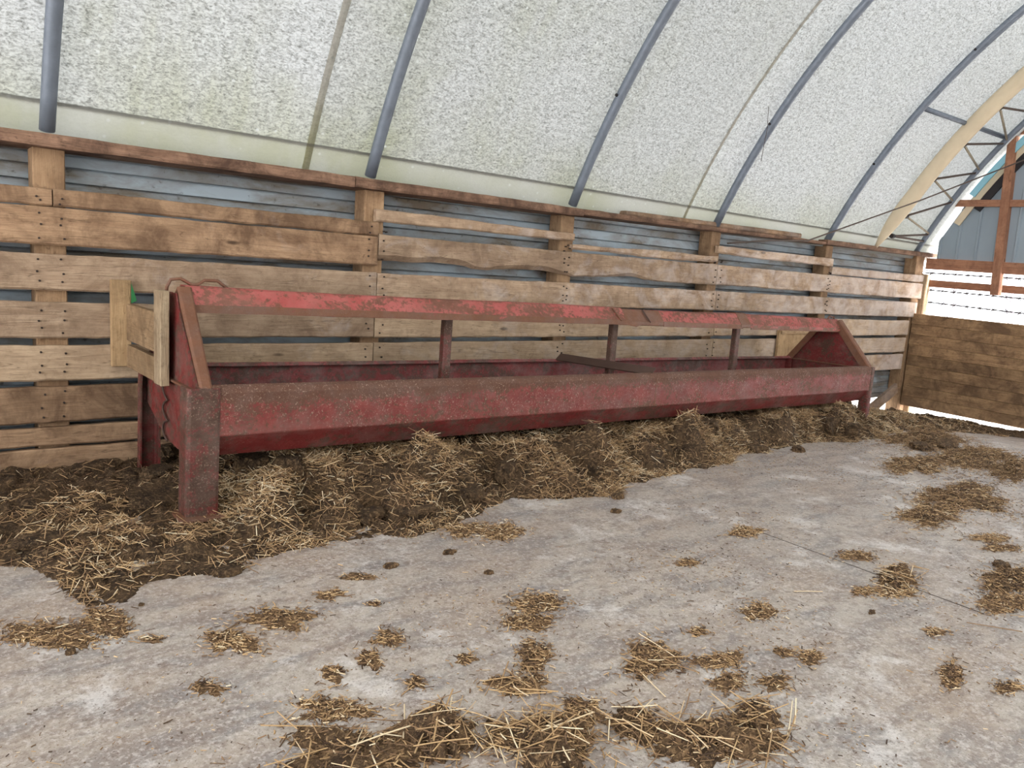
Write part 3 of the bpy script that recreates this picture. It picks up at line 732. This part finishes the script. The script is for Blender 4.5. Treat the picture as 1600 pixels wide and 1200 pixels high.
# ------------------------------------------------------------------ MANURE AND STRAW
def strands(name, P, lens, tone, parent=None, width=(.0016, .0034), pitch=.22, bend=.12, az=None, lift=.0):
    """one mesh of many bent straws: P (N,3) centres"""
    N = len(P); az = RNG.uniform(0, 2*np.pi, N) if az is None else az
    pt = RNG.normal(0, pitch, N); d = np.stack([np.cos(az)*np.cos(pt), np.sin(az)*np.cos(pt), np.sin(pt)], 1)
    s = np.stack([-np.sin(az), np.cos(az), np.zeros(N)], 1); u = np.cross(d, s); u[u[:, 2] < 0] *= -1
    w = RNG.uniform(*width, N)
    bd = RNG.normal(0, bend, N)[:, None]*s+RNG.normal(0, bend*.6, N)[:, None]*u
    C = P+np.array([0, 0, lift])
    V = np.zeros((N, 9, 3))
    for r, t in enumerate((-.5, 0, .5)):
        c = C+d*(lens*t)[:, None]+bd*(lens*(.25-t*t))[:, None]
        V[:, r*3+0] = c+s*w[:, None]; V[:, r*3+1] = c-s*w[:, None]; V[:, r*3+2] = c+u*w[:, None]*1.1
    base = (np.arange(N)*9)[:, None]
    q = np.array([[0,1,4,3],[1,2,5,4],[2,0,3,5],[3,4,7,6],[4,5,8,7],[5,3,6,8]])
    Fq = (base[:, :, None]+q[None]).reshape(-1, 4)
    me = bpy.data.meshes.new(name); me.vertices.add(N*9); me.vertices.foreach_set('co', V.reshape(-1))
    nf = len(Fq); me.loops.add(nf*4); me.loops.foreach_set('vertex_index', Fq.reshape(-1).astype(np.int32))
    me.polygons.add(nf); me.polygons.foreach_set('loop_start', np.arange(nf, dtype=np.int32)*4)
    me.update(calc_edges=True)
    at = me.attributes.new('tone', 'FLOAT', 'POINT'); at.data.foreach_set('value', np.repeat(tone, 9).astype(np.float32))
    return link(name, me, M['straw'], parent)

BPX = [(0, 890), (60, 900), (108, 925), (130, 945), (205, 945), (232, 908), (340, 895), (440, 870), (520, 850), (620, 835), (720, 825), (770, 800), (800, 785), (870, 778), (975, 772), (985, 752), (1100, 730), (1200, 702), (1270, 693), (1330, 690), (1385, 684)]
BP = sorted([(-2.5, 3.1), (-.5, 3.15)]+[tuple(on_floor(*p)[:2]) for p in BPX]+[(8.0, 3.3), (8.8, 3.25), (9.6, 3.0), (10.3, 2.4)])
bx, by = np.array([b[0] for b in BP]), np.array([b[1] for b in BP])
RX = np.array([-2.5, .3, .9, 1.25, 1.5, 1.8, 2.1, 2.35, 2.7, 3.0, 3.4, 3.8, 4.2, 4.7, 5.1, 5.6, 6.1, 6.6, 7.0, 7.5, 8.2, 10.3])
RA = np.array([.03, .03, .03, .06, .13, .17, .23, .27, .19, .26, .26, .20, .27, .26, .20, .26, .22, .27, .22, .10, .05, .02])
TUFTS = [(at_y(px, py, yy), yy, sg) for px, py, yy, sg in ((590, 735, 3.30, .13), (700, 725, 3.28, .15), (640, 770, 3.08, .12), (815, 720, 3.26, .13), (870, 735, 3.15, .11), (930, 705, 3.32, .15), (1010, 700, 3.30, .13), (1085, 690, 3.32, .16), (1150, 690, 3.35, .15), (1230, 680, 3.36, .18), (1310, 672, 3.35, .2), (420, 800, 3.18, .13), (520, 790, 3.15, .12))]
def bed_h(x, y):
    yb = np.interp(x, bx, by)+(fbm(x*5, y*5+9, 4)-.47)*.24
    d = y-yb
    rim = np.clip(d/.22, 0, 1); rim = rim*rim*(3-2*rim)
    amp = np.interp(x, RX, RA)
    t = np.clip(d/np.maximum(.15, 3.56-yb), 0, 1); ridge = t*t*(3-2*t)
    back = 1-.45*np.clip((y-3.75)/.5, 0, 1)
    wx = x+.10*(fbm(x*6+2, y*6, 3)-.47); wy = y+.10*(fbm(x*6+8, y*6+5, 3)-.47)
    lump = fbm(wx*4.6+3, wy*4.6, 4); fine = fbm(x*17+5, y*17, 4); bill = np.abs(fbm(wx*9+7, wy*9, 3)-.45)*2
    h = .022*rim+amp*ridge*back*np.clip(-.15+2.4*lump, .1, 2)+rim*(fine-.45)*.07+rim*(lump-.45)*.06-rim*np.clip(.16-bill, 0, 1)*(.10+.35*amp)
    for c_, yy_, sg_ in TUFTS:             # single tussocks of straw standing out of the bank
        r2 = ((x-c_.x)**2+(y-yy_)**2)/sg_**2; h = h+.075*np.exp(-r2*r2)*np.clip(rim*1.5, 0, 1)-.02*np.exp(-(r2-1.9)**2*2)*rim
    h = h*(1-.95*np.exp(-((x-1.06)**2+(y-3.38)**2)/.03))
    h = np.where(d < 0, -.02+d*.3, h)
    # stay under the trough's underside
    cap = np.where(y > 3.40, .205+(-.0128)*(x-1)*0, .32)
    return np.minimum(h, np.where((x > .98) & (x < 7.2), cap, .3)-fine*.02)
st = .0135
gx = np.arange(-1.0, 10.25, st); gy = np.arange(2.55, 4.50, st)
GX_, GY_ = np.meshgrid(gx, gy, indexing='ij'); Hh = bed_h(GX_, GY_); Zz = Hh+fzv(GX_)
idx = np.arange(GX_.size).reshape(GX_.shape)
q = np.stack([idx[:-1, :-1], idx[1:, :-1], idx[1:, 1:], idx[:-1, 1:]], -1).reshape(-1, 4)
hm = np.stack([Hh[:-1, :-1], Hh[1:, :-1], Hh[1:, 1:], Hh[:-1, 1:]], -1).max(-1).reshape(-1)
q = q[hm > -.008]
used = np.unique(q); remap = -np.ones(GX_.size, int); remap[used] = np.arange(len(used))
co_ = np.stack([GX_.ravel(), GY_.ravel(), Zz.ravel()], 1)[used]; q = remap[q]
me = bpy.data.meshes.new('manure_bed'); me.vertices.add(len(co_)); me.vertices.foreach_set('co', co_.ravel())
me.loops.add(q.size); me.loops.foreach_set('vertex_index', q.ravel().astype(np.int32)); me.polygons.add(len(q)); me.polygons.foreach_set('loop_start', np.arange(len(q), dtype=np.int32)*4)
me.update(calc_edges=True)
bed = tag(link('manure_bed', me, M['manure'], None, False), 'brown bank of manure and straw heaped under the red feed bunk along the wall', 'manure', kind='stuff')
# straw lying on the bank
N = 300000
x = RNG.uniform(-.6, 9.6, N); y = RNG.uniform(2.6, 4.45, N); h = bed_h(x, y)
vis = np.where(y > 3.75, .25, 1.0)*np.where(x < .9, .75, 1)*np.where(x > 6.8, .5, 1)
dens = fbm(x*3.1+40, y*3.1, 3)
keep = (h > -.022) & (RNG.random(N) < vis*np.clip((dens-.33)*3.4, .12, 1)*np.where(x < 1.0, .55, 1)); x, y, h = x[keep], y[keep], h[keep]
P = np.stack([x, y, np.maximum(h, .002)+fzv(x)+RNG.uniform(-.003, .012, len(x))+RNG.random(len(x))**2*np.clip(h, 0, .2)*.13], 1)
golden = np.clip(fbm(x*2.2+9, y*2.2+4, 3)*1.5-.25, 0, 1)*np.where(x < 1.1, .55, 1)
ln = np.clip(RNG.lognormal(-3.05, .5, len(x)), .018, .17)
tone = np.clip(RNG.normal(.31+.50*golden, .27), 0, 1)
tag(strands('straw', P, ln, tone, bed, width=(.0009, .0022), pitch=.40), kind='stuff')

# separate dark clods lying on and beside the bank
def clod(name, px, py, sx, sy, sz, lab, rot=None, lift=.5, tilt=0, group='dark manure clods by the bank'):
    p = on_floor(px, py); hh = max(0, float(bed_h(np.array([p.x]), np.array([p.y]))[0]))
    if hh > 0:                             # march the sight line up onto the heap
        d = ray(px, py).normalized(); c = Vector((0, 0, H)); s = 1.0
        while s < 12:
            w = c+d*s
            if w.z < fz(w.x)+max(0, float(bed_h(np.array([w.x]), np.array([w.y]))[0])): break
            s += .01
        p = w
    bm = bmesh.new(); bmesh.ops.create_icosphere(bm, subdivisions=4, radius=1)
    ph = random.uniform(0, 99)
    for v in bm.verts:
        n = v.co.copy(); k = float(fbm(np.array([n.x*1.7+ph+n.z]), np.array([n.y*1.7+ph-n.z*.7]), 4)[0]); k2 = float(fbm(np.array([n.x*6+ph+n.z*5]), np.array([n.y*6+ph-n.z*4]), 4)[0]); v.co = n*(.45+.95*k+.42*(k2-.3))
        v.co.z = max(-.55, min(.55, v.co.z))
        v.co.x *= sx; v.co.y *= sy; v.co.z *= sz
    me = bpy.data.meshes.new(name); bm.to_mesh(me); bm.free()
    o = link(name, me, M['clod'] if hh > 0 else M['bigbed']); o.location = (p.x, p.y, p.z+sz*lift*.35)
    o.rotation_euler = (tilt, random.uniform(-.1, .1), random.uniform(0, 3) if rot is None else rot)
    return tag(o, lab, 'clod', group)
clod('manure_slab', 245, 785, .17, .10, .06, 'broad flat grey-brown manure slab left of the near front leg', .4, tilt=.25)
clod('manure_slab', 250, 745, .13, .09, .07, 'dark lumpy manure cake behind the flat slab, left of the near leg', 1.0)
clod('manure_clod', 262, 715, .09, .08, .12, 'grey manure lump under the near end panel', 0.2)
clod('manure_slab', 140, 735, .15, .07, .05, 'dark manure crust by the wall left of the near rear leg', .2)
clod('manure_slab', 75, 845, .13, .08, .035, 'low brown manure cake at the left edge of the bank', .2)
clod('manure_clod', 395, 735, .10, .09, .11, 'dark lump in the shade right of the near front leg', .8)
clod('manure_clod', 455, 735, .09, .09, .10, 'dark lump under the bunk, second right of the near leg', 1.8)
clod('manure_slab', 578, 808, .075, .05, .045, 'dark smooth manure slab at the foot of the golden straw heap', .3)
clod('manure_slab', 650, 798, .10, .05, .03, 'flat straw-flecked cake right of the dark smooth slab', -.3)
clod('manure_clod', 790, 742, .07, .06, .10, 'upright grey clod in the middle of the heap', .6)
clod('manure_clod', 735, 778, .07, .06, .06, 'blackish clod near the front of the heap, below the upright grey clod', .2)
clod('manure_clod', 1178, 703, .10, .055, .055, 'long dark clod on the far half of the heap', -.5)
clod('manure_clod', 1247, 705, .07, .05, .05, 'dark pointed clod at the far tip of the heap', .4)
clod('manure_clod', 1105, 668, .11, .08, .08, 'rounded lump of trodden straw under the far half of the bunk', .4)
clod('manure_clod', 1290, 668, .13, .10, .13, 'big brown clod by the far leg under the bunk', .4)
clod('manure_clod', 1330, 672, .10, .08, .08, 'brown clod right beside the far front leg', 1.1)
clod('manure_clod', 355, 897, .055, .035, .035, 'dark fibrous clod at the edge of the bank below the near leg', .2)
clod('manure_clod', 962, 800, .03, .025, .02, 'small clod just off the tip of the bank', .2)
clod('manure_clod', 965, 778, .04, .035, .035, 'clod on the front edge of the bank near its bend', .2)
clod('dropping', 110, 1021, .014, .013, .018, 'small dark dropping on bare concrete at the lower left', .2)
clod('dropping', 221, 946, .010, .009, .011, 'tiny dark dropping beside the tongue of straw on the left', .2)
clod('manure_clod', 610, 886, .034, .022, .018, 'small brown clod on concrete below the middle of the heap', .2)
clod('manure_clod', 764, 896, .020, .016, .016, 'small dark clod alone on the concrete in the middle', .2)
clod('manure_clod', 702, 864, .034, .022, .016, 'thin brown clod below the heap, right of the small brown clod', .2)
clod('manure_clod', 1440, 700, .16, .10, .06, 'dark clod among the patches right of the far leg', .2)
clod('manure_clod', 1480, 698, .20, .10, .07, 'dark clod nearest the gate among the far patches', .2)
clod('manure_clod', 765, 1130, .012, .010, .012, 'dark crumb just above the big foreground straw heap', .2)
clod('manure_clod', 1565, 885, .06, .035, .025, 'dark clod on the patch at the right edge', .2)
clod('manure_clod', 1362, 958, .022, .012, .010, 'small dark clod below the round straw tuft on the right', .2)

# patches of straw and manure on the open concrete
def patch(px, py, wpx, hpx, ht, lab, dens=13000, gold=.35, ln=(-4.35, .5), long=0):
    c = on_floor(px, py); l = on_floor(px-wpx, py); r = on_floor(px+wpx, py); n_ = on_floor(px, py+hpx); f_ = on_floor(px, py-hpx)
    ax = (r-l)*.5; ay = (f_-n_)*.5; ax.z = ay.z = 0
    ht = ht if ht > .02 else ht*.55
    root = empty('straw_patch', c, lab, 'straw patch', 'straw patches on the concrete')
    ph = random.uniform(0, 200); big = ht > .02
    nr, na = (16, 84) if big else (9, 56)
    E_ = .22+1.25*fbm(np.cos(np.arange(na)/na*2*np.pi)*1.5+ph, np.sin(np.arange(na)/na*2*np.pi)*1.5+ph, 2)+.8*(fbm(np.cos(np.arange(na)/na*2*np.pi)*5+ph, np.sin(np.arange(na)/na*2*np.pi)*5+ph, 4)-.45)
    E_ = E_*1.2
    def pos(u, a):
        k = (a/(2*np.pi)*na) % na; i0 = k.astype(int) % na; fr = k-np.floor(k); e = E_[i0]*(1-fr)+E_[(i0+1) % na]*fr
        dx = (ax.x*np.cos(a)+ay.x*np.sin(a))*u*e; dy = (ax.y*np.cos(a)+ay.y*np.sin(a))*u*e
        X, Y = c.x+dx, c.y+dy
        hh = ht*np.clip(1-u**2.2, 0, 1)*(.05+1.8*fbm(X*14+ph, Y*14, 4))+(fbm(X*45, Y*45, 3)-.5)*min(.03, ht*1.2)*np.clip(1.3-u, 0, 1)
        return np.stack([dx, dy, fzv(X)-c.z+np.where(u < .99, hh, -.006)], -1)
    ang = 2*np.pi*np.arange(na)/na
    V = [tuple(pos(np.array([0.]), np.array([0.]))[0])]; F = []
    for i in range(1, nr+1): V += [tuple(q_) for q_ in pos(np.full(na, i/nr), ang)]
    for k in range(na): F.append((0, 1+k, 1+(k+1) % na))
    for i in range(nr-1):
        for k in range(na):
            a_ = 1+i*na+k; b_ = 1+i*na+(k+1) % na; F.append((a_, a_+na, b_+na, b_))
    mesh('mound', V, F, M['bigbed'] if big else M['chaffbed'], root)
    area = math.pi*ax.length*ay.length; N = int(min(7000, max(25, dens*area*(.55 if big else 1))))
    u = np.sqrt(RNG.random(N))*1.05; far = RNG.random(N) < .22; u[far] = 1+np.abs(RNG.normal(0, .38, far.sum()))
    a = RNG.uniform(0, 2*np.pi, N); P = pos(u, a)
    P[:, 2] = np.where(u >= .99, P[:, 2]+.0075, P[:, 2])+RNG.uniform(.0005, .005, N)
    L_ = np.clip(RNG.lognormal(*ln, N), .004, .09)*(1.35 if big else 1.0); tone = np.clip(RNG.normal(.25+.36*gold-(.05 if big else 0), .25, N), 0, 1)
    if long:
        k = RNG.integers(0, N, long*3); L_[k] = RNG.uniform(.05, .17, long*3); tone[k] = np.clip(RNG.normal(.6, .2, long*3), .2, 1); P[k, 2] += .008
    tag(strands('straw', P, L_, tone, root, pitch=.12+(.06 if big else 0), width=(.0010, .0024)), kind='stuff')
PATCHES = [
 (170, 972, 48, 24, .018, 'round straw patch at the left, under the tongue of straw', {}),
 (70, 992, 85, 22, .016, 'long brown straw streak reaching the left edge of the picture', {}),
 (237, 1000, 22, 6, .006, 'small pale wisp of straw right of the round left patch', dict(gold=.7)),
 (360, 1003, 48, 22, .008, 'golden straw patch left of centre, lower of two touching', dict(gold=.6)),
 (440, 966, 55, 18, .010, 'brown straw patch left of centre, upper of two touching', {}),
 (325, 1075, 26, 16, .005, 'faint brown smear of chaff low on the left', dict(dens=7000)),
 (515, 929, 27, 9, .008, 'small oval straw patch below the heap, left of centre', {}),
 (583, 944, 12, 6, .005, 'tiny straw speck right of the small oval patch', {}),
 (605, 998, 28, 18, .010, 'forked straw patch in the lower middle', {}),
 (578, 1028, 22, 16, .006, 'thin straw smear under the forked patch', dict(dens=8000)),
 (522, 1051, 24, 13, .007, 'small brown straw patch left of the thin smear', {}),
 (648, 1068, 17, 11, .006, 'little straw patch above the foreground heap', {}),
 (730, 1030, 20, 11, .004, 'very faint chaff patch in the lower middle', dict(dens=7000)),
 (838, 945, 50, 18, .010, 'broad straw patch topping the column of patches right of centre', dict(gold=.45)),
 (825, 975, 42, 15, .008, 'straw patch second in the column right of centre', dict(gold=.45)),
 (836, 1025, 32, 30, .016, 'thick brown straw patch third in the column right of centre', {}),
 (808, 1072, 48, 19, .014, 'straw patch at the bottom of the column right of centre', dict(gold=.5, long=4)),
 (525, 1110, 66, 24, .010, 'wide chaff patch at the bottom left of the foreground heap', dict(gold=.5, dens=15000)),
 (560, 1180, 125, 40, .030, 'dark straw heap along the bottom edge, left part', dict(long=10)),
 (690, 1155, 80, 42, .055, 'raised dark clump of manure and straw at the bottom centre', dict(long=10)),
 (845, 1158, 115, 58, .045, 'large foreground straw heap at the bottom centre', dict(long=26, gold=.5)),
 (912, 1112, 40, 22, .016, 'chaff patch at the upper right of the foreground heap', dict(gold=.5)),
 (990, 1130, 42, 28, .022, 'straw patch between the two foreground heaps', dict(long=6)),
 (1120, 1162, 110, 44, .036, 'right-hand foreground straw heap at the bottom edge', dict(long=16, gold=.4)),
 (1178, 1125, 44, 30, .036, 'dark upper corner of the right-hand foreground heap', dict(long=5)),
 (1022, 1030, 48, 30, .018, 'straw patch right of the column, above the right-hand heap', dict(long=4)),
 (1125, 1034, 42, 17, .016, 'straw patch right of centre with pale cut stalks', dict(gold=.55)),
 (1140, 1066, 30, 17, .010, 'brown straw patch just under the one with pale stalks', {}),
 (1210, 1068, 34, 14, .006, 'slanting thin straw smear on the lower right', dict(dens=7000)),
 (1187, 956, 27, 14, .012, 'slanted tuft of straw right of centre', dict(gold=.55)),
 (1075, 880, 19, 7, .010, 'small lone straw tuft on the clean concrete', {}),
 (1168, 831, 26, 9, .014, 'little straw tuft at the end of the slab joint', dict(gold=.55)),
 (1340, 869, 28, 8, .010, 'flat brown straw tuft above the round tuft on the right', {}),
 (1398, 906, 36, 17, .055, 'round raised tuft of dark straw on the right', dict(long=8)),
 (1400, 925, 44, 10, .006, 'fringe of loose straw below the round raised tuft', dict(gold=.6)),
 (1452, 804, 50, 20, .030, 'straw patch on the right, lower of two big ones', dict(gold=.5, long=6)),
 (1500, 780, 66, 24, .025, 'straw patch on the right, upper of two big ones', dict(gold=.4)),
 (1548, 842, 34, 7, .010, 'thin straw streak at the right below the two big patches', dict(gold=.6)),
 (1562, 857, 32, 7, .010, 'second thin straw streak at the right edge', {}),
 (1582, 908, 48, 20, .030, 'dark manure patch cut by the right edge, upper', {}),
 (1572, 944, 46, 18, .020, 'dark manure patch cut by the right edge, lower', {}),
 (1430, 728, 46, 14, .030, 'straw patch nearest the bunk among the far right patches', dict(gold=.5)),
 (1530, 712, 75, 18, .035, 'broad manure patch at the far right', {}),
 (1585, 735, 30, 16, .050, 'manure lump patch on the right edge below the broad one', {}),
 (1440, 684, 58, 14, .05, 'brown manure spread right of the far leg', {}),
 (1462, 988, 22, 7, .010, 'small flat manure pat on the lower right', {}),
 (1487, 1057, 18, 26, .010, 'slanting straw smear at the lower right', {}),
 (1225, 1020, 18, 10, .006, 'little straw tuft on the lower right, left of a hooked one', {}),
 (1266, 1026, 20, 13, .008, 'hooked wisp of straw on the lower right', dict(gold=.55)),
 (1090, 988, 18, 8, .006, 'small straw tuft above the patch with pale stalks', {}),
 (788, 832, 36, 14, .012, 'thin straw patch just off the heap in the middle', dict(gold=.5)),
 (735, 828, 34, 12, .012, 'straw tongue at the heap edge, left of the thin patch', {}),
 (1345, 925, 18, 7, .008, 'tiny tuft left of the fringe under the round tuft', {}),
 (1575, 1075, 26, 10, .008, 'small manure smear near the right edge, low down', {}),
 (560, 902, 30, 7, .004, 'faint chaff streak just below the heap', dict(dens=7000)),
]
for p in PATCHES: patch(*p[:6], **p[6])
# single long stalks that stand out
for px0, py0, px1, py1, lab in ((1240, 926, 1285, 927, 'pale single straw lying flat right of centre'), (1510, 975, 1597, 990, 'long dark stalk near the right edge'),
     (1000, 1052, 1040, 1092, 'pale stalk slanting above the right foreground heap'), (545, 1190, 648, 1155, 'long golden stalk across the bottom heap'),
     (105, 910, 143, 884, 'pale stalk slanting at the edge of the bank on the left')):
    a = on_floor(px0, py0); b = on_floor(px1, py1); zz = Vector((0, 0, .006 if py0 < 1100 else .04))
    hb = lambda p: max(0, float(bed_h(np.array([p.x]), np.array([p.y]))[0]))
    o = strands('straw_stalk', np.array([list((a+b)/2+zz+Vector((0, 0, max(hb(a), hb(b)))))]), np.array([(b-a).length]), np.array([.35 if 'dark' in lab else .9]), None, (.0022, .0026), .0, .03, np.array([math.atan2(b.y-a.y, b.x-a.x)]))
    tag(o, lab, 'straw')
# fine chaff strewn everywhere
N = 26000
x = RNG.uniform(.1, 8.5, N); y = RNG.uniform(.3, 3.6, N)
dn = fbm(x*2.0+70, y*2.0+3, 4); keep = (RNG.random(N) < np.clip((dn-.36)*3.2, .05, 1)) & (bed_h(x, y) < 0); x, y = x[keep], y[keep]
P = np.stack([x, y, fzv(x)+.002], 1)
tag(strands('loose_chaff', P, np.clip(RNG.lognormal(-4.9, .55, len(x)), .003, .045), np.clip(RNG.normal(.38, .3, len(x)), 0, 1), None, (.0007, .0020), .08),
    'loose chaff and straw bits strewn over the concrete', 'chaff', kind='stuff')
